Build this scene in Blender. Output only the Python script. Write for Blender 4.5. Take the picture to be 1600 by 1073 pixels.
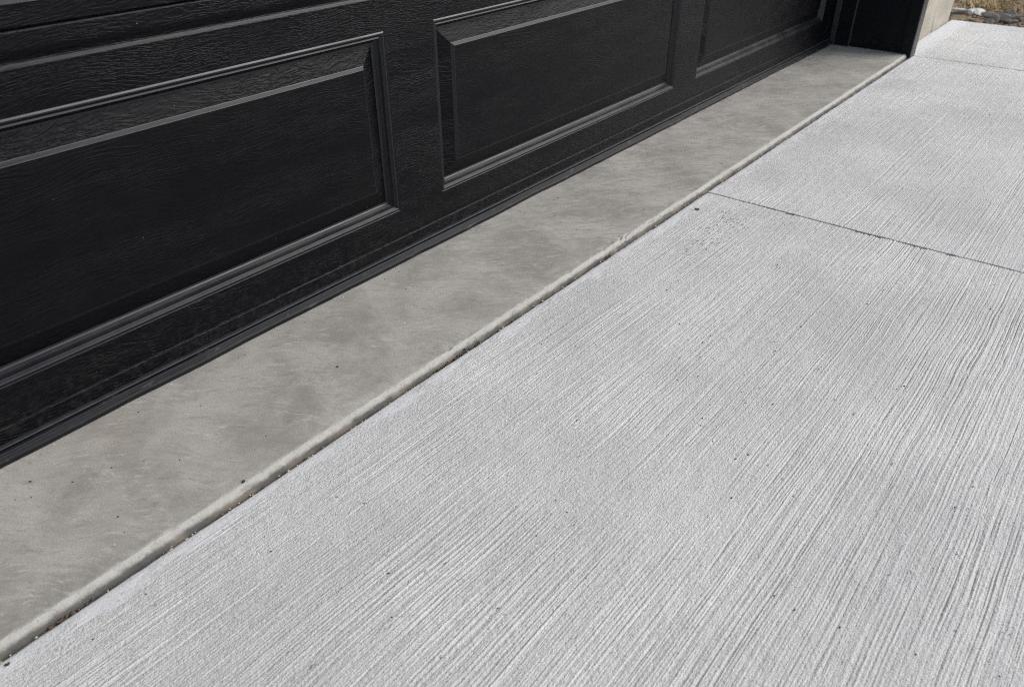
import bpy, bmesh, math, random
import numpy as np
from mathutils import Vector, Matrix

for o in list(bpy.data.objects):
    bpy.data.objects.remove(o)
SC = bpy.context.scene
COL = SC.collection
rng = np.random.default_rng(11)
random.seed(11)
# World axes: X along the door to the right, -Y outward over the driveway, Z up; metres.

# ------------------------------------------------------------------ camera
cam_d = bpy.data.cameras.new('camera')
cam = bpy.data.objects.new('camera', cam_d)
COL.objects.link(cam)
SC.camera = cam
cam_d.sensor_width = 36.0
cam_d.sensor_fit = 'HORIZONTAL'
cam_d.lens = 27.386
cam_d.clip_start = 0.02
cam_d.clip_end = 2000.0
yaw, pitch, roll = math.radians(51.3506), math.radians(33.1255), math.radians(-0.3906)
fwd = Vector((math.sin(yaw) * math.cos(pitch), math.cos(yaw) * math.cos(pitch), -math.sin(pitch)))
rgt = Vector((math.cos(yaw), -math.sin(yaw), 0.0))
upv = rgt.cross(fwd)
r2 = rgt * math.cos(roll) + upv * math.sin(roll)
u2 = upv * math.cos(roll) - rgt * math.sin(roll)
m = Matrix((r2, u2, -fwd)).transposed().to_4x4()
m.translation = Vector((0.0, -1.1186, 0.7591))
cam.matrix_world = m
cam_d.dof.use_dof = True
cam_d.dof.focus_distance = 1.42
cam_d.dof.aperture_fstop = 6.3

# ------------------------------------------------------------------ sky, sun, exposure
SUN_EL, SUN_AZ = math.radians(42), math.radians(132)      # azimuth clockwise from +Y
world = bpy.data.worlds.new('World')
SC.world = world
world.use_nodes = True
wn = world.node_tree
wn.nodes.clear()
sky = wn.nodes.new('ShaderNodeTexSky')
sky.sky_type = 'NISHITA'
sky.sun_disc = False
sky.sun_elevation = SUN_EL
sky.sun_rotation = SUN_AZ
sky.air_density = 1.0
sky.dust_density = 2.0
sky.ozone_density = 1.0
hs = wn.nodes.new('ShaderNodeHueSaturation')
hs.inputs['Saturation'].default_value = 0.55
bg = wn.nodes.new('ShaderNodeBackground')
bg.inputs['Strength'].default_value = 0.15
wo = wn.nodes.new('ShaderNodeOutputWorld')
wn.links.new(sky.outputs[0], hs.inputs['Color'])
wn.links.new(hs.outputs[0], bg.inputs['Color'])
wn.links.new(bg.outputs[0], wo.inputs['Surface'])

sun_d = bpy.data.lights.new('sun', 'SUN')
sun_d.energy = 1.15
sun_d.angle = math.radians(42)
sun_d.color = (1.0, 0.985, 0.965)
sun = bpy.data.objects.new('sun', sun_d)
COL.objects.link(sun)
sdir = Vector((math.sin(SUN_AZ) * math.cos(SUN_EL), math.cos(SUN_AZ) * math.cos(SUN_EL), math.sin(SUN_EL)))
sun.rotation_euler = (-sdir).to_track_quat('-Z', 'Y').to_euler()
sun.location = sdir * 20

SC.cycles.max_bounces = 4
SC.cycles.diffuse_bounces = 2
SC.cycles.glossy_bounces = 3
SC.cycles.filter_width = 1.0
SC.cycles.use_denoising = False
vs = SC.view_settings
vs.view_transform = 'Standard'
vs.look = 'None'
vs.exposure = 0.60
vs.gamma = 1.0
vs.use_curve_mapping = False

# ------------------------------------------------------------------ node helpers
class NT:
    def __init__(self, name):
        self.mat = bpy.data.materials.new(name)
        self.mat.use_nodes = True
        self.t = self.mat.node_tree
        self.t.nodes.clear()
        self.out = self.t.nodes.new('ShaderNodeOutputMaterial')
        self.bsdf = self.t.nodes.new('ShaderNodeBsdfPrincipled')
        self.t.links.new(self.bsdf.outputs[0], self.out.inputs[0])
        self.co = self.t.nodes.new('ShaderNodeTexCoord').outputs['Object']
    def link(self, a, b):
        self.t.links.new(a, b)
    def put(self, sock, v):
        if isinstance(v, bpy.types.NodeSocket):
            self.link(v, sock)
        elif v is not None:
            if isinstance(v, (tuple, list)) and len(v) == 3 and sock.type == 'RGBA':
                v = (*v, 1.0)
            sock.default_value = v
    def math(self, op, a, b=None, c=None, clamp=False):
        n = self.t.nodes.new('ShaderNodeMath')
        n.operation = op
        n.use_clamp = clamp
        for i, v in enumerate((a, b, c)):
            self.put(n.inputs[i], v)
        return n.outputs[0]
    def vmath(self, op, a, b):
        n = self.t.nodes.new('ShaderNodeVectorMath')
        n.operation = op
        self.put(n.inputs[0], a)
        self.put(n.inputs[1], b)
        return n.outputs[0]
    def map(self, co, scale=(1, 1, 1), loc=(0, 0, 0), rot=(0, 0, 0)):
        n = self.t.nodes.new('ShaderNodeMapping')
        self.link(co, n.inputs[0])
        n.inputs['Location'].default_value = loc
        n.inputs['Rotation'].default_value = rot
        n.inputs['Scale'].default_value = scale
        return n.outputs[0]
    def noise(self, co, scale=1.0, detail=2.0, rough=0.5, dist=0.0, color=False):
        n = self.t.nodes.new('ShaderNodeTexNoise')
        self.link(co, n.inputs['Vector'])
        n.inputs['Scale'].default_value = scale
        n.inputs['Detail'].default_value = detail
        n.inputs['Roughness'].default_value = rough
        n.inputs['Distortion'].default_value = dist
        return n.outputs['Color' if color else 'Fac']
    def voronoi(self, co, scale, feature='F1', out='Distance', rand=1.0):
        n = self.t.nodes.new('ShaderNodeTexVoronoi')
        n.feature = feature
        self.link(co, n.inputs['Vector'])
        n.inputs['Scale'].default_value = scale
        n.inputs['Randomness'].default_value = rand
        return n.outputs[out]
    def ramp(self, fac, lo, hi, a=0.0, b=1.0, smooth=True):
        n = self.t.nodes.new('ShaderNodeMapRange')
        n.interpolation_type = 'SMOOTHSTEP' if smooth else 'LINEAR'
        n.clamp = True
        self.put(n.inputs['Value'], fac)
        n.inputs['From Min'].default_value = lo
        n.inputs['From Max'].default_value = hi
        n.inputs['To Min'].default_value = a
        n.inputs['To Max'].default_value = b
        return n.outputs['Result']
    def mix(self, fac, a, b, mode='MIX'):
        n = self.t.nodes.new('ShaderNodeMix')
        n.data_type = 'RGBA'
        n.blend_type = mode
        self.put(n.inputs[0], fac)
        self.put(n.inputs[6], a)
        self.put(n.inputs[7], b)
        return n.outputs[2]
    def sep(self, co):
        n = self.t.nodes.new('ShaderNodeSeparateXYZ')
        self.link(co, n.inputs[0])
        return n.outputs
    def comb(self, x, y, z):
        n = self.t.nodes.new('ShaderNodeCombineXYZ')
        for i, v in enumerate((x, y, z)):
            self.put(n.inputs[i], v)
        return n.outputs[0]
    def bump(self, h, dist, strength=1.0, normal=None):
        n = self.t.nodes.new('ShaderNodeBump')
        n.inputs['Strength'].default_value = strength
        n.inputs['Distance'].default_value = dist
        self.link(h, n.inputs['Height'])
        if normal is not None:
            self.link(normal, n.inputs['Normal'])
        return n.outputs[0]
    def done(self, color, rough, normal=None, spec=0.5):
        self.put(self.bsdf.inputs['Base Color'], color)
        self.put(self.bsdf.inputs['Roughness'], rough)
        self.put(self.bsdf.inputs['Specular IOR Level'], spec)
        if normal is not None:
            self.link(normal, self.bsdf.inputs['Normal'])
        return self.mat

# ------------------------------------------------------------------ materials
def mat_driveway():
    n = NT('broomed_concrete')
    co = n.co
    big = n.noise(co, 3.0, 4, 0.62)
    mid = n.noise(n.map(co, (14, 30, 1)), 1.0, 3, 0.65)
    fine = n.noise(co, 260, 2, 0.65)
    c = n.mix(n.ramp(big, 0.3, 0.7), (0.50, 0.497, 0.478), (0.62, 0.614, 0.588))
    c = n.mix(n.ramp(mid, 0.40, 0.75, 0, 0.45), c, (0.51, 0.506, 0.496))
    c = n.mix(n.ramp(big, 0.60, 0.72, 0, 0.16), c, (0.56, 0.50, 0.48))
    # smeared paste along the apron edge
    s = n.sep(co)
    edge = n.ramp(n.math('ADD', s[1], n.math('MULTIPLY', mid, 0.10)), -0.330, -0.285)
    c = n.mix(n.math('MULTIPLY', edge, 0.75), c, (0.62, 0.625, 0.632))
    # sand grains and pin holes
    c = n.mix(n.ramp(fine, 0.28, 0.44, 0.55, 0.0), c, (0.26, 0.255, 0.25))
    c = n.mix(n.ramp(fine, 0.58, 0.72, 0.0, 0.35), c, (0.74, 0.735, 0.73))
    # pin holes: scattered, and a dense popped patch near the first saw cut
    pco = n.vmath('ADD', co, n.vmath('MULTIPLY', n.noise(co, 140, 1, color=True), (0.011, 0.009, 0)))
    hole = n.voronoi(n.map(pco, (48, 84, 1)), 1.0)
    holes = n.math('MULTIPLY', n.ramp(hole, 0.05, 0.12, 1, 0), n.ramp(mid, 0.45, 0.55))
    dx, dy = n.math('SUBTRACT', s[0], 1.60), n.math('SUBTRACT', s[1], -0.455)
    d2 = n.math('ADD', n.math('MULTIPLY', n.math('MULTIPLY', dx, dx), 18.0), n.math('MULTIPLY', n.math('MULTIPLY', dy, dy), 190.0))
    pop = n.math('MULTIPLY', n.ramp(n.voronoi(n.map(pco, (60, 80, 1)), 1.0), 0.16, 0.32, 0.85, 0), n.ramp(n.math('ADD', d2, mid), 0.5, 1.3, 1, 0))
    holes = n.math('MAXIMUM', holes, pop)
    c = n.mix(n.math('MULTIPLY', holes, 0.8), c, (0.12, 0.115, 0.11))
    h = n.noise(n.map(co, (200, 270, 200)), 1.0, 3, 0.8)
    far = n.ramp(s[1], -1.46, -1.34, 1, 0)            # beyond the modelled strokes the relief goes on in the bump
    h = n.math('ADD', h, n.math('MULTIPLY', far, n.noise(n.map(co, (5, 330, 1)), 1.0, 2, 0.6)))
    h = n.math('MULTIPLY', h, n.ramp(edge, 0.2, 1.0, 1.0, 0.35))
    return n.done(c, 0.88, n.bump(h, 0.0028, 1.0), 0.3)

def mat_apron():
    n = NT('trowelled_concrete')
    co = n.co
    warp = n.vmath('MULTIPLY', n.noise(co, 6, 3, color=True), (0.09, 0.09, 0))
    wc = n.vmath('ADD', co, warp)
    cloud = n.noise(wc, 6, 5, 0.6)
    dc = n.map(wc, rot=(0, 0, 0.89))
    ec = n.map(wc, rot=(0, 0, 0.45))
    swirl = n.noise(n.map(dc, (13, 46, 1)), 1.0, 6, 0.72, 0.2)
    light = n.noise(n.map(ec, (14, 50, 1)), 1.0, 6, 0.72, 0.2)
    fine = n.noise(co, 380, 2, 0.6)
    blot = n.noise(wc, 17, 5, 0.7)
    c = n.mix(n.ramp(n.math('ADD', n.math('MULTIPLY', cloud, 0.6), n.math('MULTIPLY', blot, 0.4)), 0.36, 0.63), (0.285, 0.270, 0.237), (0.44, 0.42, 0.375))
    sx = n.sep(co)[0]
    fx = n.ramp(sx, 0.7, 1.6, 0.30, 1.0)
    c = n.mix(n.math('MULTIPLY', fx, n.ramp(swirl, 0.44, 0.72, 0, 0.80)), c, (0.245, 0.232, 0.205))
    c = n.mix(n.math('MULTIPLY', fx, n.ramp(light, 0.48, 0.74, 0, 0.85)), c, (0.50, 0.482, 0.435))
    wisp = n.noise(n.map(dc, (34, 130, 1)), 1.0, 4, 0.7, 0.3)
    c = n.mix(n.math('MULTIPLY', n.ramp(wisp, 0.52, 0.66, 0, 0.75), n.ramp(n.noise(co, 9, 3, 0.6), 0.45, 0.62)), c, (0.51, 0.492, 0.445))
    c = n.mix(n.math('MULTIPLY', n.ramp(wisp, 0.34, 0.48, 0.5, 0), n.ramp(light, 0.42, 0.58)), c, (0.20, 0.196, 0.182))
    pore = n.voronoi(co, 95)
    c = n.mix(n.math('MULTIPLY', n.ramp(pore, 0.07, 0.12, 0.7, 0), n.ramp(swirl, 0.52, 0.60)), c, (0.14, 0.135, 0.125))
    pink = n.noise(co, 4.2, 2, 0.5)
    c = n.mix(n.ramp(pink, 0.62, 0.76, 0, 0.35), c, (0.42, 0.335, 0.29))
    c = n.mix(n.ramp(fine, 0.3, 0.7, 0.30, 0), c, (0.15, 0.15, 0.14))
    s = n.sep(co)
    # abraded lip, with the light its edge catches put into the colour; uneven start
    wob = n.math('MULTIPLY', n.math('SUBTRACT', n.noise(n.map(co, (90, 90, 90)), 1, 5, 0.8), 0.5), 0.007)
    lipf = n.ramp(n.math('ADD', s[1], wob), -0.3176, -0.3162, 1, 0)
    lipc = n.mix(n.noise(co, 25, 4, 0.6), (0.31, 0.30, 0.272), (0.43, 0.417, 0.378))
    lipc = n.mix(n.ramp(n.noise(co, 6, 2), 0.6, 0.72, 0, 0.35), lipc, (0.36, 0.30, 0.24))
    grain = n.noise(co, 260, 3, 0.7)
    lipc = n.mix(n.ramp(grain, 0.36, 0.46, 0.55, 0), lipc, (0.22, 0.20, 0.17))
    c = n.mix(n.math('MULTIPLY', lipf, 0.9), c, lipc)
    dirt_shade = n.ramp(n.math('ADD', s[2], n.math('MULTIPLY', n.math('SUBTRACT', n.noise(co, 45, 4, 0.7), 0.5), 0.012)), -0.0120, -0.0040, 1, 0)  # side face: joint dirt, with the shade under the lip painted in
    dirt_shade_c = n.mix(n.ramp(n.noise(co, 18, 3, 0.6), 0.45, 0.62), (0.085, 0.08, 0.072), (0.17, 0.145, 0.115))
    c = n.mix(n.math('MULTIPLY', dirt_shade, n.math('MULTIPLY', lipf, 0.95)), c, dirt_shade_c)
    sp = n.voronoi(co, 26)
    keep = n.ramp(n.noise(co, 14, 2), 0.55, 0.62)
    spots = n.math('MULTIPLY', n.ramp(sp, 0.035, 0.06, 1, 0), keep)
    c = n.mix(n.math('MULTIPLY', spots, 0.8), c, (0.09, 0.085, 0.08))
    h = n.math('ADD', n.math('MULTIPLY', swirl, 0.5), n.math('MULTIPLY', fine, 0.25))
    h = n.math('ADD', h, n.math('MULTIPLY', lipf, n.math('MULTIPLY', grain, 1.1)))
    h = n.math('SUBTRACT', h, n.math('MULTIPLY', spots, 0.5))
    return n.done(c, n.ramp(cloud, 0.3, 0.7, 0.55, 0.75), n.bump(h, 0.0012, 0.6), 0.4)

def mat_paint(name, grain=None, base=0.0018, rough=0.36, spec=0.13):
    """grain: None (smooth) or (along, across, depth) of the embossed wood grain."""
    n = NT(name)
    co = n.co
    dust = n.noise(co, 9, 4, 0.65)
    speck = n.voronoi(co, 48)
    fleck = n.math('MULTIPLY', n.ramp(speck, 0.03, 0.055, 1, 0), n.ramp(dust, 0.55, 0.60))
    b = (base, base * 1.12, base * 2.0)
    c = n.mix(n.ramp(dust, 0.45, 0.75, 0, 0.6), b, (base * 2.2, base * 2.1, base * 2.1))
    low = n.ramp(n.sep(co)[2], 0.01, 0.16, 1, 0)
    c = n.mix(n.math('MULTIPLY', n.math('MULTIPLY', low, n.ramp(n.noise(co, 60, 4, 0.75), 0.45, 0.70)), 0.22), c, (0.055, 0.052, 0.048))
    c = n.mix(n.math('MULTIPLY', fleck, 0.4), c, (0.35, 0.34, 0.32))
    if not grain:
        h = n.noise(n.map(co, (40, 40, 300)), 1.0, 2, 0.6)
        return n.done(c, n.ramp(dust, 0.3, 0.7, rough - 0.04, rough + 0.10), n.bump(h, 0.0006, 0.25), spec)
    s = n.sep(co)
    w1 = n.math('SUBTRACT', n.noise(n.map(co, (3.6, 4, 10)), 1.0, 2, 0.5), 0.5)
    z = n.math('ADD', s[2], n.math('MULTIPLY', w1, 0.085))
    gv = n.comb(n.math('MULTIPLY', s[0], grain[0]), n.math('MULTIPLY', s[1], 20.0), n.math('MULTIPLY', z, grain[1]))
    g = n.noise(gv, 1.0, 2.0, 0.55, 0.35)
    calm = n.ramp(n.noise(n.map(co, (3.0, 3, 12), loc=(3, 0, 1)), 1.0, 2, 0.6), 0.36, 0.60, 0.45, 1.0)
    h = n.math('MULTIPLY', n.ramp(g, 0.36, 0.64), calm)
    return n.done(c, n.ramp(dust, 0.3, 0.7, rough - 0.03, rough + 0.08), n.bump(h, grain[2], 0.85), spec)

def mat_plain(name, col, rough=0.6, nscale=40, bumpd=0.001, var=0.35, spec=0.5):
    n = NT(name)
    f = n.noise(n.co, nscale, 4, 0.6)
    c = n.mix(n.ramp(f, 0.3, 0.7), tuple(v * (1 - var) for v in col), tuple(min(1, v * (1 + var)) for v in col))
    return n.done(c, rough, n.bump(f, bumpd, 0.6), spec)

def mat_rubber():
    n = NT('weathered_rubber')
    co = n.co
    st = n.noise(n.map(co, (3, 200, 200)), 1.0, 3, 0.6)
    dust = n.noise(n.map(co, (22, 60, 60)), 1.0, 4, 0.65)
    c = n.mix(n.ramp(st, 0.3, 0.7), (0.005, 0.0054, 0.0072), (0.011, 0.0118, 0.015))
    c = n.mix(n.ramp(dust, 0.58, 0.78, 0, 0.5), c, (0.16, 0.155, 0.15))
    return n.done(c, 0.5, n.bump(n.math('ADD', st, dust), 0.0010, 0.6), 0.20)

def mat_foundation():
    n = NT('formed_concrete')
    co = n.co
    big = n.noise(n.map(co, (3, 3, 7)), 1, 4, 0.6)
    vein = n.noise(n.map(co, (26, 26, 5)), 1, 4, 0.6, 0.5)
    c = n.mix(n.ramp(big, 0.3, 0.7), (0.33, 0.297, 0.24), (0.44, 0.40, 0.33))
    c = n.mix(n.ramp(vein, 0.52, 0.75, 0, 0.45), c, (0.30, 0.265, 0.22))
    v = n.voronoi(n.map(co, (34, 34, 15), rot=(0, 0.35, 0)), 1.0)
    keep = n.ramp(n.noise(co, 11, 2), 0.50, 0.60)
    holes = n.math('MULTIPLY', n.ramp(v, 0.09, 0.17, 1, 0), keep)
    c = n.mix(n.math('MULTIPLY', holes, 0.85), c, (0.16, 0.13, 0.10))
    s = n.sep(co)
    foot_tone = n.ramp(n.math('ADD', s[2], n.math('MULTIPLY', n.noise(co, 18, 3), 0.05)), 0.0, 0.045, 1, 0)  # darker towards the wall foot
    c = n.mix(n.math('MULTIPLY', foot_tone, 0.5), c, (0.30, 0.265, 0.22))
    h = n.math('SUBTRACT', n.math('MULTIPLY', vein, 0.4), holes)
    return n.done(c, 0.85, n.bump(h, 0.004, 0.6), 0.3)

def mat_soil():
    n = NT('dry_soil')
    co = n.co
    a = n.noise(co, 6, 5, 0.65)
    b = n.noise(co, 45, 4, 0.7)
    c = n.mix(n.ramp(a, 0.38, 0.62), (0.075, 0.056, 0.038), (0.26, 0.19, 0.12))
    c = n.mix(n.ramp(b, 0.45, 0.65, 0, 0.5), c, (0.33, 0.26, 0.17))
    return n.done(c, 0.95, n.bump(n.math('ADD', a, b), 0.02, 0.8), 0.2)

def mat_straw():
    n = NT('dry_straw')
    oi = n.noise(n.co, 7, 3, 0.6)
    c = n.mix(n.ramp(oi, 0.35, 0.65), (0.30, 0.21, 0.10), (0.60, 0.46, 0.25))
    return n.done(c, 0.8, None, 0.2)

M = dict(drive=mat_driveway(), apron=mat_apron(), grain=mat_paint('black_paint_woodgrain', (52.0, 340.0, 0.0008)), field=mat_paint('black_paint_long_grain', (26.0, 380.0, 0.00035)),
         smooth=mat_paint('black_paint_smooth', None, 0.0035, 0.33, 0.50),
         jamb=mat_paint('black_jamb_paint', None, 0.003, 0.55, 0.2),
         trim=mat_plain('dark_trim_metal', (0.030, 0.031, 0.034), 0.45, 60, 0.0004, 0.25),
         rubber=mat_rubber(), found=mat_foundation(), soil=mat_soil(), straw=mat_straw(),
         joint=mat_plain('joint_soil', (0.055, 0.045, 0.036), 0.95, 160, 0.004, 0.5, 0.2),
         grit=mat_plain('dark_grit', (0.06, 0.054, 0.048), 0.9, 300, 0.002, 0.5, 0.2),
         rust=mat_plain('rusty_chips', (0.10, 0.068, 0.050), 0.9, 300, 0.002, 0.5, 0.2),
         sand=mat_plain('pale_chips', (0.52, 0.48, 0.40), 0.9, 300, 0.002, 0.35, 0.2),
         white=mat_plain('white_stone', (0.72, 0.71, 0.68), 0.85, 22, 0.006, 0.15, 0.3),
         grey=mat_plain('grey_stone', (0.15, 0.134, 0.118), 0.85, 18, 0.008, 0.45, 0.3),
         siding=mat_plain('charcoal_siding', (0.035, 0.035, 0.038), 0.6, 12, 0.001, 0.3),
         roof=mat_plain('roof_shingle', (0.06, 0.058, 0.056), 0.9, 60, 0.003, 0.4))

# ------------------------------------------------------------------ object helpers
def link(name, me, mats, parent=None, label=None, cat=None, group=None, kind=None):
    o = bpy.data.objects.new(name, me)
    COL.objects.link(o)
    if not isinstance(mats, (list, tuple)):
        mats = [mats]
    if not me.materials:
        for k in mats:
            me.materials.append(M[k])
    if parent is not None:
        o.parent = parent
    for key, v in (('label', label), ('category', cat), ('group', group), ('kind', kind)):
        if v:
            o[key] = v
    return o

def empty(name, loc, label=None, cat=None, kind=None, group=None):
    o = bpy.data.objects.new(name, None)
    COL.objects.link(o)
    o.location = loc
    o.empty_display_size = 0.1
    for key, v in (('label', label), ('category', cat), ('group', group), ('kind', kind)):
        if v:
            o[key] = v
    return o

def mesh(name, verts, faces, smooth=False, idx=None):
    me = bpy.data.meshes.new(name)
    me.from_pydata([tuple(map(float, v)) for v in verts], [], faces)
    if smooth:
        me.polygons.foreach_set('use_smooth', [True] * len(me.polygons))
    if idx is not None:
        me.polygons.foreach_set('material_index', idx)
    me.update()
    return me

def box(name, a, b):
    (x0, y0, z0), (x1, y1, z1) = a, b
    v = [(x0, y0, z0), (x1, y0, z0), (x1, y1, z0), (x0, y1, z0), (x0, y0, z1), (x1, y0, z1), (x1, y1, z1), (x0, y1, z1)]
    f = [(0, 3, 2, 1), (4, 5, 6, 7), (0, 1, 5, 4), (1, 2, 6, 5), (2, 3, 7, 6), (3, 0, 4, 7)]
    return mesh(name, v, f)

def bbox_mesh(name, a, b, bev=0.002):
    me = box(name, a, b)
    bm = bmesh.new()
    bm.from_mesh(me)
    bmesh.ops.bevel(bm, geom=bm.edges[:], offset=bev, segments=2, affect='EDGES', profile=0.5)
    bm.to_mesh(me)
    bm.free()
    return me

def grid_mesh(name, X, Y, Z, smooth=True):
    nx, ny = X.shape
    co = np.stack([X, Y, Z], -1).reshape(-1, 3).astype(np.float32)
    i, j = np.meshgrid(np.arange(nx - 1), np.arange(ny - 1), indexing='ij')
    a = (i * ny + j).ravel()
    q = np.stack([a, a + ny, a + ny + 1, a + 1], -1).astype(np.int32)
    me = bpy.data.meshes.new(name)
    me.vertices.add(len(co))
    me.vertices.foreach_set('co', co.ravel())
    me.loops.add(q.size)
    me.loops.foreach_set('vertex_index', q.ravel())
    me.polygons.add(len(q))
    me.polygons.foreach_set('loop_start', np.arange(0, q.size, 4, dtype=np.int32))
    me.polygons.foreach_set('use_smooth', np.full(len(q), smooth))
    me.update(calc_edges=True)
    me.validate()
    return me

def extrude_x(name, prof, x0, x1, nx=1, smooth=False, mats=None, wob=None):
    """prof: closed list of (y, z) extruded along X."""
    xs = np.linspace(x0, x1, nx + 1)
    n = len(prof)
    v, f, idx = [], [], []
    for k, x in enumerate(xs):
        for p in prof:
            dy, dz = wob(x, p) if wob else (0, 0)
            v.append((x, p[0] + dy, p[1] + dz))
    for k in range(nx):
        for j in range(n):
            a, b = k * n + j, k * n + (j + 1) % n
            f.append((a, a + n, b + n, b))
            idx.append(mats[j] if mats else 0)
    f.append(tuple(range(n)))
    f.append(tuple(nx * n + j for j in reversed(range(n))))
    idx += [0, 0]
    me = mesh(name, v, f, False, idx)
    if smooth:
        sm = [True] * (nx * n) + [False, False]
        me.polygons.foreach_set('use_smooth', sm)
    return me

# smooth periodic noise tables, looked up with bilinear interpolation
def table(nx, ny, dx, dy, lx, ly, seed):
    r = np.random.default_rng(seed)
    kx = np.fft.fftfreq(nx, dx)[:, None]
    ky = np.fft.fftfreq(ny, dy)[None, :]
    flt = np.exp(-0.5 * (2 * np.pi) ** 2 * ((kx * lx) ** 2 + (ky * ly) ** 2))
    t = np.fft.ifft2(np.fft.fft2(r.standard_normal((nx, ny))) * flt).real
    return (t - t.mean()) / t.std()

def look(t, X, Y, dx, dy):
    nx, ny = t.shape
    u, v = X / dx, Y / dy
    i, j = np.floor(u).astype(int), np.floor(v).astype(int)
    fu, fv = u - i, v - j
    i0, i1, j0, j1 = i % nx, (i + 1) % nx, j % ny, (j + 1) % ny
    return (t[i0, j0] * (1 - fu) * (1 - fv) + t[i1, j0] * fu * (1 - fv) + t[i0, j1] * (1 - fu) * fv + t[i1, j1] * fu * fv)

T_fine = table(1024, 2048, 0.006, 0.0005, 0.05, 0.0006, 1)
T_mid = table(512, 2048, 0.012, 0.0005, 0.45, 0.0007, 2)
T_wide = table(512, 1024, 0.012, 0.0012, 0.30, 0.0030, 3)
T_deep = table(512, 2048, 0.012, 0.0005, 0.42, 0.00055, 4)
T_iso = table(1024, 1024, 0.003, 0.003, 0.004, 0.004, 5)
T_roll = table(256, 256, 0.03, 0.03, 0.12, 0.10, 6)
T_patch = table(256, 256, 0.02, 0.02, 0.07, 0.035, 7)
T_warp = table(256, 256, 0.03, 0.03, 0.24, 0.15, 8)
T_dash = table(1024, 1024, 0.005, 0.0012, 0.011, 0.0016, 19)
T_wob = table(512, 512, 0.012, 0.012, 0.035, 0.020, 18)
T_line = table(2048, 8, 0.003, 1.0, 0.010, 0.0, 9)
T_line2 = table(1024, 8, 0.006, 1.0, 0.05, 0.0, 10)

def line(x, k=0, big=False):
    t, d = (T_line2, 0.006) if big else (T_line, 0.003)
    return look(t, np.asarray(x, float), np.zeros_like(np.asarray(x, float)) + k, d, 1.0)

# ------------------------------------------------------------------ driveway
DZ = -0.015
drive = empty('driveway', (0, 0, 0), 'pale grey broom finished concrete driveway in front of the garage', 'driveway', 'structure')

def slab(x0, x1, y0, y1, xs, ys, seed, edge_tool=False):
    """y0 = house side, y1 = street side; xs, ys inner sample positions."""
    xs = np.unique(np.clip(xs, x0, x1))
    ys = np.unique(np.clip(ys, y1, y0))
    X, Y = np.meshgrid(xs, ys, indexing='ij')
    s = seed * 1.7
    warp = look(T_warp, X + s, Y, 0.03, 0.03) * 0.0015 + look(T_wob, X + s, Y, 0.012, 0.012) * 0.0008
    V = Y - warp * np.clip((y0 - Y) / 0.25, 0, 1)
    patch = look(T_patch, X + s, Y, 0.02, 0.02)
    amp = np.clip(0.95 + 0.34 * patch, 0.35, 1.6)
    smooth_band = np.clip((y0 - 0.018 - Y + 0.016 * line(X, 1, True)) / 0.045, 0, 1)
    amp = amp * (0.12 + 0.88 * smooth_band)
    if edge_tool:
        amp *= np.clip((x1 - 0.10 - X) / 0.05, 0.06, 1)
    f = look(T_fine, X + s, V, 0.006, 0.0005)
    g = look(T_mid, X + s, V, 0.012, 0.0005)
    w = look(T_wide, X + s, V, 0.012, 0.0012)
    d = np.clip(look(T_deep, X + s, V, 0.012, 0.0005) - 1.15, 0, 1.3)
    d = d * np.clip(0.75 + 0.55 * look(T_dash, X + s, V, 0.005, 0.0012), 0, 1.3)
    over = np.clip(look(T_patch, X * 0.7 + s + 3.1, Y * 0.7, 0.02, 0.02), 0, 1.2)      # a second broom pass lying slightly askew
    g = g * (1 - 0.5 * over) + over * look(T_mid, X + s + 2.3, V + 0.022 * X, 0.012, 0.0005)
    iso = look(T_iso, X, Y, 0.003, 0.003)
    Z = DZ + amp * (0.00016 * f + 0.00020 * g + 0.00003 * w - 0.00120 * d) + 0.00016 * iso + 0.0008 * look(T_roll, X, Y, 0.03, 0.03)
    Z -= 0.003 * np.exp(-(y0 - Y) / 0.004)
    # ragged edges
    X[0] += 0.0007 * look(T_line, Y[0] + 3, 0 * Y[0], 0.003, 1); X[-1] -= 0.0007 * look(T_line, Y[0] + 5, 0 * Y[0], 0.003, 1)
    Y[:, -1] += 0.0009 * line(X[:, -1], 2) + 0.0010 * line(X[:, -1], 4, True)
    Xp = np.pad(X, 1, mode='edge'); Yp = np.pad(Y, 1, mode='edge'); Zp = np.pad(Z, 1, mode='edge')
    Zp[0] = Zp[-1] = -0.11
    Zp[:, 0] = Zp[:, -1] = -0.11
    o = link('concrete_slab', grid_mesh('concrete_slab', Xp, Yp, Zp), 'drive', drive)
    return o

ys = np.concatenate([np.arange(-0.326, -1.36, -0.00065), -1.36 - np.cumsum(0.003 * 1.09 ** np.arange(60))])
ys = ys[ys > -6.5]
xn = np.concatenate([0.02 - np.cumsum(0.008 * 1.06 ** np.arange(56)), np.arange(0.02, 1.80, 0.0055)])
xm = np.arange(1.79, 3.66, 0.011)
xf = np.arange(3.645, 4.56, 0.012)
YJ = -0.3304
slab(-4.2, 1.7915, YJ, -6.0, np.concatenate([[-4.2, 1.7915], xn]), np.concatenate([[YJ], ys]), 1)
slab(1.7965, 3.6495, YJ, -6.0, np.concatenate([[1.7965, 3.6495], xm]), np.concatenate([[YJ], ys]), 2)
slab(3.6560, 4.532, -0.272, -6.0, np.concatenate([[3.6560, 4.532], xf]), np.concatenate([np.arange(-0.272, -0.33, -0.002), ys[::2]]), 3, True)

# soil at the bottom of the joints
link('joint_bed', box('joint_bed', (-4.2, -0.36, -0.10), (3.66, -0.31, -0.0245)), 'joint', drive)
link('joint_bed', box('joint_bed', (1.785, -6.0, -0.10), (1.803, -0.361, -0.045)), 'joint', drive)
link('joint_bed', box('joint_bed', (3.648, -6.0, -0.10), (3.658, -0.361, -0.040)), 'joint', drive)

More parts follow.
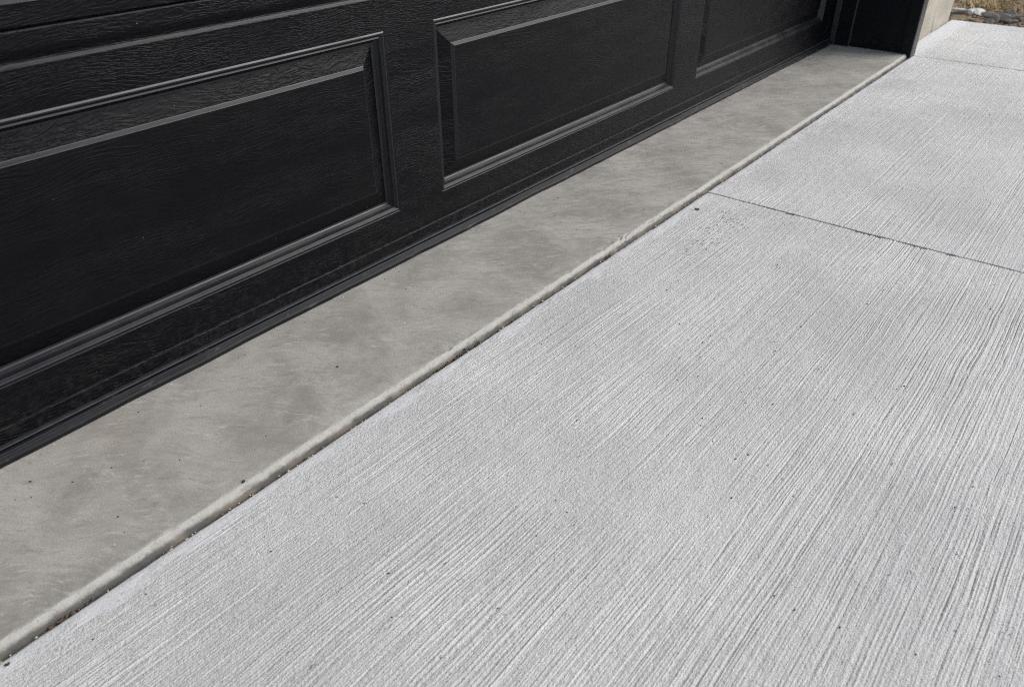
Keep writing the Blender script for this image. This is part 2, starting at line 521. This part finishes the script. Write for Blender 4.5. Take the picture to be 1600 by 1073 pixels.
# ------------------------------------------------------------------ apron (garage floor slab running out past the door)
def apron():
    xs = np.unique(np.concatenate([-4.2 + np.arange(0, 4.2, 0.03), np.arange(0, 1.9, 0.0035), np.arange(1.9, 3.62, 0.007), [3.62]]))
    # cross section parameter -> (y, z); dense round the lip
    prof = [(1.0, 0.0), (0.05, 0.0), (-0.02, 0.0), (-0.06, 0.0)]
    prof += [(y, 0.0) for y in np.arange(-0.08, -0.30, -0.012)]
    prof += [(-0.300, 0.0), (-0.305, 0.0), (-0.3100, 0.0), (-0.3140, 0.0), (-0.3160, -0.0001), (-0.3172, -0.0006), (-0.3184, -0.0016),
             (-0.3200, -0.0030), (-0.3216, -0.0045), (-0.3232, -0.0061), (-0.3245, -0.0078), (-0.3252, -0.0098), (-0.3256, -0.0120), (-0.3259, -0.0145),
             (-0.3262, -0.0180), (-0.3263, -0.023), (-0.3263, -0.03), (-0.3263, -0.11)]
    P = np.array(prof)
    X = np.repeat(xs[:, None], len(P), 1)
    Y = np.repeat(P[None, :, 0], len(xs), 0).copy()
    Z = np.repeat(P[None, :, 1], len(xs), 0).copy()
    lip = np.clip((-0.303 - Y) / 0.012, 0, 1)
    pos = np.arange(len(P))[None, :] * 0.0035
    rough = look(T_iso, X, pos + 0 * X, 0.003, 0.003)
    Y -= lip * (0.00022 * rough + 0.0005 * line(X, 3, True) + 0.00025 * line(X, 5))
    Z += lip * 0.00022 * look(T_iso, X + 0.7, pos + 0 * X, 0.003, 0.003)
    # chipped stretches
    chip = np.clip(look(T_iso, X * 0.35 + 0.4, pos * 0.8 + 0 * X, 0.003, 0.003) - 1.55, 0, 1.2) * np.clip((-0.3125 - Y) / 0.003, 0, 1)
    Z -= 0.0022 * chip
    Y += 0.0010 * chip
    for cx, wdt in ((1.39, 0.060), (0.85, 0.025)):
        hole = np.clip(look(T_iso, X * 0.9 + 1.3, pos * 1.2 + 0 * X, 0.003, 0.003) - 0.1, 0, 2) * np.exp(-((X - cx) / wdt) ** 2) * lip
        Z -= 0.0036 * hole
    # gentle trowel undulation on the flat
    Z += (1 - lip) * 0.0007 * look(T_roll, X, Y, 0.03, 0.03) * np.clip(-(Y + 0.03) / 0.06, 0, 1)
    me = grid_mesh('apron', X[:, ::-1], Y[:, ::-1], Z[:, ::-1])
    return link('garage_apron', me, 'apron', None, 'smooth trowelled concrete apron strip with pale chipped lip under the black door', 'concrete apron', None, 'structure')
apron()

# ------------------------------------------------------------------ garage door
DX0, DX1 = -1.38, 3.586
door = empty('garage_door', (1.1, 0, 0), 'black raised panel sectional garage door with embossed wood grain', 'garage door', 'thing')
PAN = [(-1.19, -0.15), (-0.015, 1.0324), (1.1599, 2.1975), (2.3355, 3.452)]
RING = [(0.0, 0.0), (0.0011, 0.0016), (0.0019, 0.0016), (0.0032, 0.0008), (0.0044, 0.0002), (0.0056, 0.0002), (0.0068, 0.0008),
        (0.0098, 0.0050), (0.0106, 0.0052), (0.0130, 0.0044), (0.0150, 0.0085), (0.0185, 0.0138), (0.0205, 0.0160), (0.0235, 0.0164),
        (0.0540, 0.0064), (0.0548, 0.0060), (0.0590, 0.0014), (0.0600, 0.0010)]

def panel_mesh(x0, x1, z0, z1):
    v, f, idx, sm = [], [], [], []
    n = len(RING)
    for d, y in RING:
        v += [(x0 + d, y, z0 + d), (x1 - d, y, z0 + d), (x1 - d, y, z1 - d), (x0 + d, y, z1 - d)]
    for k in range(n - 1):
        for j in range(4):
            a, b = k * 4 + j, k * 4 + (j + 1) % 4
            f.append((a, b, b + 4, a + 4))
            idx.append(1 if RING[k][0] >= 0.0235 and RING[k][0] < 0.05 else 0)
            sm.append(False)
    b = (n - 1) * 4
    f.append((b, b + 1, b + 2, b + 3))
    idx.append(2)
    me = mesh('raised_panel', v, f, False, idx)
    return me

def rail(name, prof_front, back=0.045):
    prof = list(prof_front) + [(back, prof_front[-1][1]), (back, prof_front[0][1])]
    return prof

def rounded(pts, r=0.0):
    return pts

def section(z0, z1, zp0, zp1, bottom=False):
    sec = empty('door_section', (0, 0, 0))
    sec.parent = door
    sec.matrix_parent_inverse = door.matrix_world.inverted()
    # top rail front profile from panel top upward
    top = [(0.0, zp1), (0.0, z1 - 0.0470), (-0.0004, z1 - 0.0450), (0.0, z1 - 0.0437), (0.0042, z1 - 0.0395), (0.0050, z1 - 0.0372),
           (0.0040, z1 - 0.0335), (0.0020, z1 - 0.0290), (0.0006, z1 - 0.0250), (0.0, z1 - 0.0215), (0.0, z1 - 0.0034), (0.0012, z1 - 0.0014), (0.0050, z1)]
    if bottom:
        bot = [(0.0010, z0), (-0.0012, z0 + 0.0010), (-0.0012, z0 + 0.0215), (-0.0010, z0 + 0.0222), (0.0002, z0 + 0.0240), (0.0006, z0 + 0.0265), (0.0, z0 + 0.031), (0.0, zp0)]
    else:
        bot = [(0.0016, z0), (0.0, z0 + 0.0010), (0.0, z0 + 0.0255), (-0.0003, z0 + 0.0270), (0.0042, z0 + 0.0320), (0.0050, z0 + 0.0343),
               (0.0020, z0 + 0.0420), (0.0, z0 + 0.0490), (0.0, zp0)]
    for nm, p in (('top_rail', top), ('bottom_rail', bot)):
        prof = rail(nm, p)
        rp = prof[::-1]
        steep = [1 if 0.0014 < abs(rp[j][0] - rp[(j + 1) % len(rp)][0]) < 0.02 and abs(rp[j][0] - rp[(j + 1) % len(rp)][0]) > 0.5 * abs(rp[j][1] - rp[(j + 1) % len(rp)][1]) else 0 for j in range(len(rp))]
        o = link(nm, extrude_x(nm, rp, DX0, DX1, mats=steep), ['grain', 'smooth'], sec)
    edges = [DX0] + [e for p in PAN for e in p] + [DX1]
    for k in range(0, len(edges), 2):
        link('stile', box('stile', (edges[k], 0.0, zp0), (edges[k + 1], 0.045, zp1)), 'grain', sec)
    for (a, b) in PAN:
        link('raised_panel', panel_mesh(a, b, zp0, zp1), ['smooth', 'grain', 'field'], sec)
    link('backing', box('backing', (DX0, 0.03, zp0 + 0.0005), (DX1, 0.044, zp1 - 0.0005)), 'smooth', sec)
    return sec

section(0.0245, 0.5604, 0.1081, 0.4619, True)
section(0.5622, 1.0980, 0.6462, 1.0000)
section(1.0998, 1.6360, 1.1842, 1.5380)
section(1.6378, 2.1735, 1.7222, 2.0760)

# bottom retainer and rubber seal
ret = [(0.004, 0.0244), (-0.0070, 0.0244), (-0.0084, 0.0238), (-0.0088, 0.0226), (-0.0080, 0.0216), (-0.0030, 0.0212), (-0.0025, 0.0190), (0.004, 0.0190)]
o = link('seal_retainer', extrude_x('seal_retainer', ret[::-1], DX0, DX1), 'trim', door)
o.matrix_parent_inverse = door.matrix_world.inverted()
bulb = [(0.03, 0.0185), (-0.0050, 0.0188), (-0.0085, 0.0182), (-0.0128, 0.0156), (-0.0124, 0.0148), (-0.0152, 0.0136), (-0.0190, 0.0106), (-0.0202, 0.0092), (-0.0202, 0.0078),
        (-0.0192, 0.0050), (-0.0178, 0.0022), (-0.0160, 0.0006), (-0.0120, 0.0003), (0.03, 0.0003)]
def seal_wob(x, p):
    a = float(line(np.array([x]), 6, True)[0])
    b = float(line(np.array([x]), 2)[0])
    return ((0.0010 * a + 0.0003 * b) if p[0] < -0.004 else 0.0, 0.0)
o = link('bottom_seal', extrude_x('bottom_seal', bulb[::-1], DX0, DX1 - 0.004, 900, True, None, seal_wob), 'rubber', door)
o.matrix_parent_inverse = door.matrix_world.inverted()
for c in door.children:
    c.matrix_parent_inverse = Matrix.Translation((-1.1, 0, 0))

# ------------------------------------------------------------------ door jambs with stop and trim
JX = 3.590
def jamb(x, s, label):
    """s=+1: jamb right of the opening, its face looks toward -X."""
    j = empty('door_jamb', (x, -0.16, 0), label, 'door jamb', 'thing')
    def part(nm, a, b, mat, bev=0.0015):
        x0, x1 = sorted((x + s * a[0], x + s * b[0]))
        o = link(nm, bbox_mesh(nm, (x0, a[1], a[2]), (x1, b[1], b[2]), bev), mat, j)
        o.matrix_parent_inverse = Matrix.Translation((-x, 0.16, 0))
    part('jamb_board', (0.0, -0.318, -0.003), (0.05, 0.10, 2.24), 'jamb')
    part('door_stop', (-0.013, -0.026, 0.003), (-0.0005, -0.003, 2.2), 'trim')
    part('stop_flange', (-0.010, -0.082, 0.003), (-0.0005, -0.027, 2.2), 'jamb')
    part('stop_bead', (-0.0130, -0.0885, 0.0025), (-0.0005, -0.0825, 2.2), 'trim')
    part('casing_return', (-0.0045, -0.335, -0.013), (-0.0005, -0.290, 2.26), 'jamb')
    part('casing', (0.0, -0.337, -0.012), (0.066, -0.3185, 2.30), 'trim')
jamb(JX, 1, 'black painted door jamb beside the cream foundation wall')
jamb(DX0 - 0.006, -1, 'black painted door jamb at the near end of the door')

# ------------------------------------------------------------------ foundation wall right of the door
fw = empty('foundation_wall', (4.1, -0.26, -0.05), 'cream formed concrete foundation wall with dark bug holes right of the door', 'foundation wall', 'thing')
def wall_piece(x0, x1, sd):
    xs_, zs_ = np.linspace(x0, x1, 40), np.linspace(-0.11, 0.72, 60)
    X, Z = np.meshgrid(xs_, zs_, indexing='ij')
    Y = -0.266 + 0.0015 * look(T_roll, X * 2 + sd, Z * 2, 0.03, 0.03) - 0.006 * np.clip(1 - Z / 0.05, 0, 1) * np.clip(0.5 + 0.5 * line(X, sd, True), 0, 1)
    Y[0] += 0.008; Y[-1] += 0.004
    Xp, Yp, Zp = (np.pad(a, 1, mode='edge') for a in (X, Y, Z))
    Yp[0] = Yp[-1] = 0.0; Yp[:, 0] = Yp[:, -1] = 0.0
    o = link('wall_pour', grid_mesh('wall_pour', Xp, Yp, Zp), 'found', fw)
    o.matrix_parent_inverse = Matrix.Translation((-4.1, 0.26, 0.05))
wall_piece(3.648, 4.165, 1)
wall_piece(4.168, 4.515, 2)

# ------------------------------------------------------------------ the building round the door (unseen; upper wall and eave added to block sky)
bld = empty('garage_building', (1.0, 0.0, 0.0), 'unseen charcoal sided garage front and eave around the black door, added to block sky', 'building', 'thing')
def bpart(nm, me, mat):
    o = link(nm, me, mat, bld)
    o.matrix_parent_inverse = Matrix.Translation((-1.0, 0, 0))
def cladding(x0, x1, z0, z1):
    k, z = 0, z0
    while z < z1 - 0.02:
        h = min(0.18, z1 - z)
        prof = [(-0.262, z), (-0.250, z + h - 0.001), (-0.20, z + h - 0.001), (-0.20, z)]
        bpart('siding_board', extrude_x('siding_board', prof[::-1], x0, x1), 'siding')
        z += h
cladding(3.676, 4.53, 0.725, 2.30)
cladding(-3.4, DX0 - 0.075, 0.10, 2.30)
cladding(-3.4, 4.53, 2.305, 2.92)
bpart('side_wall', box('side_wall', (4.44, -0.195, 0.725), (4.52, 6.0, 2.92)), 'siding')
bpart('side_foundation', box('side_foundation', (4.40, 0.002, -0.11), (4.515, 6.0, 0.722)), 'found')
bpart('side_wall', box('side_wall', (-3.42, -0.195, -0.11), (-3.34, 6.0, 2.92)), 'siding')
bpart('header', box('header', (-3.33, -0.19, 2.31), (4.43, 0.12, 2.92)), 'siding')
bpart('soffit', box('soffit', (-3.8, -0.62, 2.925), (4.9, 6.4, 2.96)), 'siding')
bpart('roof', box('roof', (-3.85, -0.70, 2.963), (4.95, 6.45, 3.14)), 'roof')

# ------------------------------------------------------------------ ground, stones, straw
def gz(X, Y):
    z = -0.055 + 0.018 * look(T_roll, X * 0.35, Y * 0.35, 0.03, 0.03) + 0.012 * look(T_roll, X * 1.3 + 2, Y * 1.3, 0.03, 0.03)
    z = z + 0.035 * np.clip((X - 4.7) / 0.8, 0, 1) * (0.5 + 0.5 * np.sin(X * 3.1 + Y * 1.7)) * 0.6
    z = z - 0.02 * np.clip(1 - (X - 4.53) / 0.06, 0, 1)
    inside = (X < 4.54) & (X > -4.25) & (Y > -6.05) & (Y < 6)
    return np.where(inside, -0.30, z)
gx = np.concatenate([-np.geomspace(150, 4.3, 30), np.linspace(-4.25, 4.53, 20), np.arange(4.545, 8.0, 0.02), np.geomspace(8.0, 160, 50)])
gy = np.concatenate([-np.geomspace(150, 4.0, 30), np.arange(-3.95, 4.0, 0.025), np.geomspace(4.0, 150, 30)])
GX, GY = np.meshgrid(gx, gy, indexing='ij')
link('ground', grid_mesh('ground', GX, GY, gz(GX, GY)), 'soil', None, 'dry brown soil beyond the driveway edge', 'ground', None, 'structure')

def stone_mesh(seed, sub=2, jag=0.28):
    r = np.random.default_rng(seed)
    bm = bmesh.new()
    bmesh.ops.create_icosphere(bm, subdivisions=sub, radius=1.0)
    dirs = r.standard_normal((9, 3)); dirs /= np.linalg.norm(dirs, axis=1)[:, None]
    cut = r.uniform(0.40, 0.92, 9)
    ph = r.uniform(0, 6, 6)
    for v in bm.verts:
        p = np.array(v.co)
        for d_, c_ in zip(dirs, cut):
            e = p @ d_ - c_
            if e > 0:
                p = p - d_ * e * 0.92
        p = p * (1 + 0.05 * math.sin(5 * p[0] + ph[0]) * math.sin(6 * p[1] + ph[1]) + 0.03 * math.sin(13 * p[2] + ph[2]))
        v.co = p
    me = bpy.data.meshes.new('stone')
    bm.to_mesh(me)
    bm.free()
    return me

def unproject(px, py, z):
    d = r2 * ((px - 800) / 1217.16) + u2 * (-(py - 536.5) / 1217.16) + fwd
    c = Vector((0.0, -1.1186, 0.7591))
    return c + d * ((z - c.z) / d.z)

ROCKS = [  # pixel of the base centre in the photo, half sizes (m), material, label
    (1492, 17.0, (0.075, 0.050, 0.020), 'white', 'white rock lying against the corner of the foundation wall'),
    (1519, 20.0, (0.026, 0.034, 0.018), 'white', 'small white rock left of the longer white rock'),
    (1533, 21.5, (0.062, 0.045, 0.020), 'white', 'long white rock in the dry grass beside the grey rubble'),
    (1552, 23.5, (0.062, 0.060, 0.018), 'grey', 'flat grey rubble chunk right of the long white rock'),
    (1544, 33.0, (0.034, 0.040, 0.020), 'grey', 'grey rubble chunk nearest the slab edge'),
    (1556, 31.5, (0.028, 0.045, 0.024), 'grey', 'narrow grey rubble chunk between the low ones in the heap'),
    (1567, 30.0, (0.046, 0.060, 0.024), 'grey', 'broad grey rubble chunk in the middle of the heap'),
    (1577, 22.0, (0.034, 0.040, 0.034), 'grey', 'dark upright grey rubble chunk behind the heap'),
    (1574, 36.5, (0.030, 0.030, 0.016), 'grey', 'low grey rubble chunk in front of the heap'),
    (1585, 32.0, (0.036, 0.050, 0.020), 'grey', 'grey rubble chunk at the right end of the heap'),
]
for k, (px, py, sz, mt, lb) in enumerate(ROCKS):
    p = unproject(px, py, -0.03)
    o = link('rock', stone_mesh(40 + k), mt, None, lb, 'rock', 'rocks at the driveway edge')
    g = float(gz(np.array([[p.x]]), np.array([[p.y]]))[0, 0])
    o.location = (p.x, p.y, g + sz[2] * 0.45)
    o.scale = (sz[1], sz[0], sz[2])
    o.rotation_euler = (0.1 * math.sin(k), 0.12 * math.cos(2 * k), 0.5 * math.sin(3 * k))

def straw():
    r = np.random.default_rng(5)
    N = 46000
    x = 4.62 + 4.2 * r.random(N) ** 1.4
    y = -2.8 + 4.6 * r.random(N)
    dens = look(T_patch, x * 0.35, y * 0.35, 0.02, 0.02)
    near = np.clip((x - 4.72) / 0.9, 0, 1)
    ok = (dens * 1.3 + 2.3 * near - 1.0 + 0.5 * r.standard_normal(N)) > 0
    x, y = x[ok], y[ok]
    z = gz(x[:, None], y[:, None])[:, 0]
    n = len(x)
    L = r.uniform(0.04, 0.13, n); a = r.uniform(0, 2 * np.pi, n); lean = r.uniform(0.5, 1.45, n)
    w = r.uniform(0.0012, 0.0028, n)
    dx, dy, dz = np.cos(a) * np.sin(lean), np.sin(a) * np.sin(lean), np.cos(lean)
    px, py = -np.sin(a) * w, np.cos(a) * w
    V = np.zeros((n, 5, 3))
    V[:, 0] = np.stack([x - px, y - py, z - 0.005], 1)
    V[:, 1] = np.stack([x + px, y + py, z - 0.005], 1)
    V[:, 2] = np.stack([x + px + dx * L * .6, y + py + dy * L * .6, z + dz * L * .6 + 0.006], 1)
    V[:, 3] = np.stack([x - px + dx * L * .6, y - py + dy * L * .6, z + dz * L * .6 + 0.006], 1)
    V[:, 4] = np.stack([x + dx * L, y + dy * L, z + dz * L * .75], 1)
    b = (np.arange(n) * 5)[:, None]
    F = [tuple(q) for q in (b + np.array([[0, 1, 2, 3]])).tolist()] + [tuple(q) for q in (b + np.array([[3, 2, 4]])).tolist()]
    link('dry_grass', mesh('dry_grass', V.reshape(-1, 3).tolist(), F), 'straw', None, 'matted straw coloured dry grass beyond the driveway', 'dry grass', None, 'stuff')
straw()

# ------------------------------------------------------------------ grit, joint debris, pebbles
def chips(name, pts, sizes, mat, label, cat):
    r = np.random.default_rng(len(pts))
    base = []
    for k in range(5):
        bm = bmesh.new()
        bmesh.ops.create_icosphere(bm, subdivisions=1, radius=1.0)
        vv = np.array([v.co[:] for v in bm.verts]); vv *= r.uniform(0.65, 1.1, (len(vv), 1))
        ff = np.array([[v.index for v in f.verts] for f in bm.faces])
        bm.free()
        base.append((vv, ff))
    V, F, n0 = [], [], 0
    for p, s in zip(pts, sizes):
        vv, ff = base[r.integers(5)]
        a = r.uniform(0, 6.28); c_, s_ = math.cos(a), math.sin(a)
        q = vv * np.array([s * r.uniform(0.8, 1.5), s, s * r.uniform(0.4, 0.8)])
        q = q @ np.array([[c_, s_, 0], [-s_, c_, 0], [0, 0, 1]]) + np.array(p)
        V.append(q); F.append(ff + n0); n0 += len(vv)
    link(name, mesh(name, np.concatenate(V).tolist(), [tuple(f) for f in np.concatenate(F).tolist()]), mat, None, label, cat, None, 'stuff')

r = np.random.default_rng(21)
def joint_pts(n, x0, x1, zc, spread=0.0028):
    x = r.uniform(x0, x1, n)
    return [(a, -0.3285 + r.normal(0, spread * 0.5), zc + r.normal(0, 0.0015)) for a in x]
chips('joint_debris', joint_pts(1500, -0.1, 3.6, -0.0215), r.uniform(0.0008, 0.0022, 1500), 'grit', 'dark dirt crumbs packed along the apron joint', 'debris')
pp = joint_pts(40, 0.11, 0.17, -0.0165) + joint_pts(80, 0.78, 0.90, -0.0165) + joint_pts(16, 1.31, 1.34, -0.0150) + joint_pts(60, 0.2, 2.6, -0.018) + joint_pts(8, 3.54, 3.60, -0.014)
chips('rusty_debris', pp, r.uniform(0.0009, 0.0026, len(pp)), 'rust', 'rust brown crumbs in the apron joint', 'debris')
pp = joint_pts(300, 0.0, 3.5, -0.0185)
chips('pale_debris', pp, r.uniform(0.0007, 0.0020, len(pp)), 'sand', 'pale concrete crumbs in the apron joint', 'debris')
pp = [(r.uniform(0.0, 3.5), r.uniform(-0.30, -0.03), 0.0004) for _ in range(210)]
pp += [(r.uniform(0.1, 3.4), r.uniform(-1.3, -0.35), DZ + 0.0005) for _ in range(320)]
for cx, cy, n_, sd in ((1.60, -0.46, 60, 0.05), (1.9, -0.36, 10, 0.03)):
    pp += [(r.normal(cx, sd * 1.6), r.normal(cy, sd * 0.6), DZ + 0.0005) for _ in range(n_)]
gs = r.uniform(0.0006, 0.0017, len(pp))
gs[530:590] *= 0.9
chips('loose_grit', pp, gs, 'grit', 'tiny dark grit specks scattered over the concrete', 'grit')
pp = [(r.uniform(0.05, 3.0), r.uniform(-0.30, -0.03), 0.0004) for _ in range(14)]
pp += [(r.uniform(0.06, 1.0), -0.0235 - abs(r.normal(0, 0.002)), 0.001) for _ in range(12)]
chips('pale_grit', pp, r.uniform(0.0006, 0.0014, len(pp)), 'white', 'tiny white flecks on the apron', 'grit')

PEB = [(1090.5, 327, DZ + 0.002, 0.0052, 'grey', 'dark pebble on the driveway near the saw cut'),
       (1087, 326, DZ + 0.002, 0.0032, 'grey', 'smaller dark pebble touching the one near the saw cut'),
       (725.5, 545.5, -0.010, 0.0036, 'grit', 'black crumb lodged in the apron lip at mid joint'),
       (380.5, 751.5, 0.001, 0.0034, 'grit', 'black crumb on the apron just above its pale lip'),
       (527, 573, 0.001, 0.0030, 'grit', 'small brown crumb alone on the middle of the apron'),
       (11, 1037, DZ + 0.001, 0.0034, 'grit', 'dark crumb at the bottom left end of the joint')]
for k, (px, py, z, s, mt, lb) in enumerate(PEB):
    p = unproject(px, py, z)
    o = link('pebble', stone_mesh(70 + k, 2), mt, None, lb, 'pebble', 'loose pebbles and crumbs on the concrete')
    o.location = p
    o.scale = (s, s * 0.8, s * 0.6)
    o.rotation_euler = (0, 0, k * 1.3)

r = np.random.default_rng(33)
pp, ss = [], []
for _ in range(2600):
    x = 4.56 + abs(r.normal(0, 0.55)); y = r.uniform(-2.2, 0.6)
    pp.append((x, y, float(gz(np.array([[x]]), np.array([[y]]))[0, 0]) + 0.002))
    ss.append(min(0.028, 0.005 * math.exp(abs(r.normal(0, 0.7)))))
chips('soil_clods', pp[:1900], ss[:1900], 'soil', 'brown soil clods and gravel along the driveway edge', 'soil clods')
chips('gravel', pp[1900:], ss[1900:], 'grey', 'grey gravel bits in the soil beyond the slab', 'gravel')
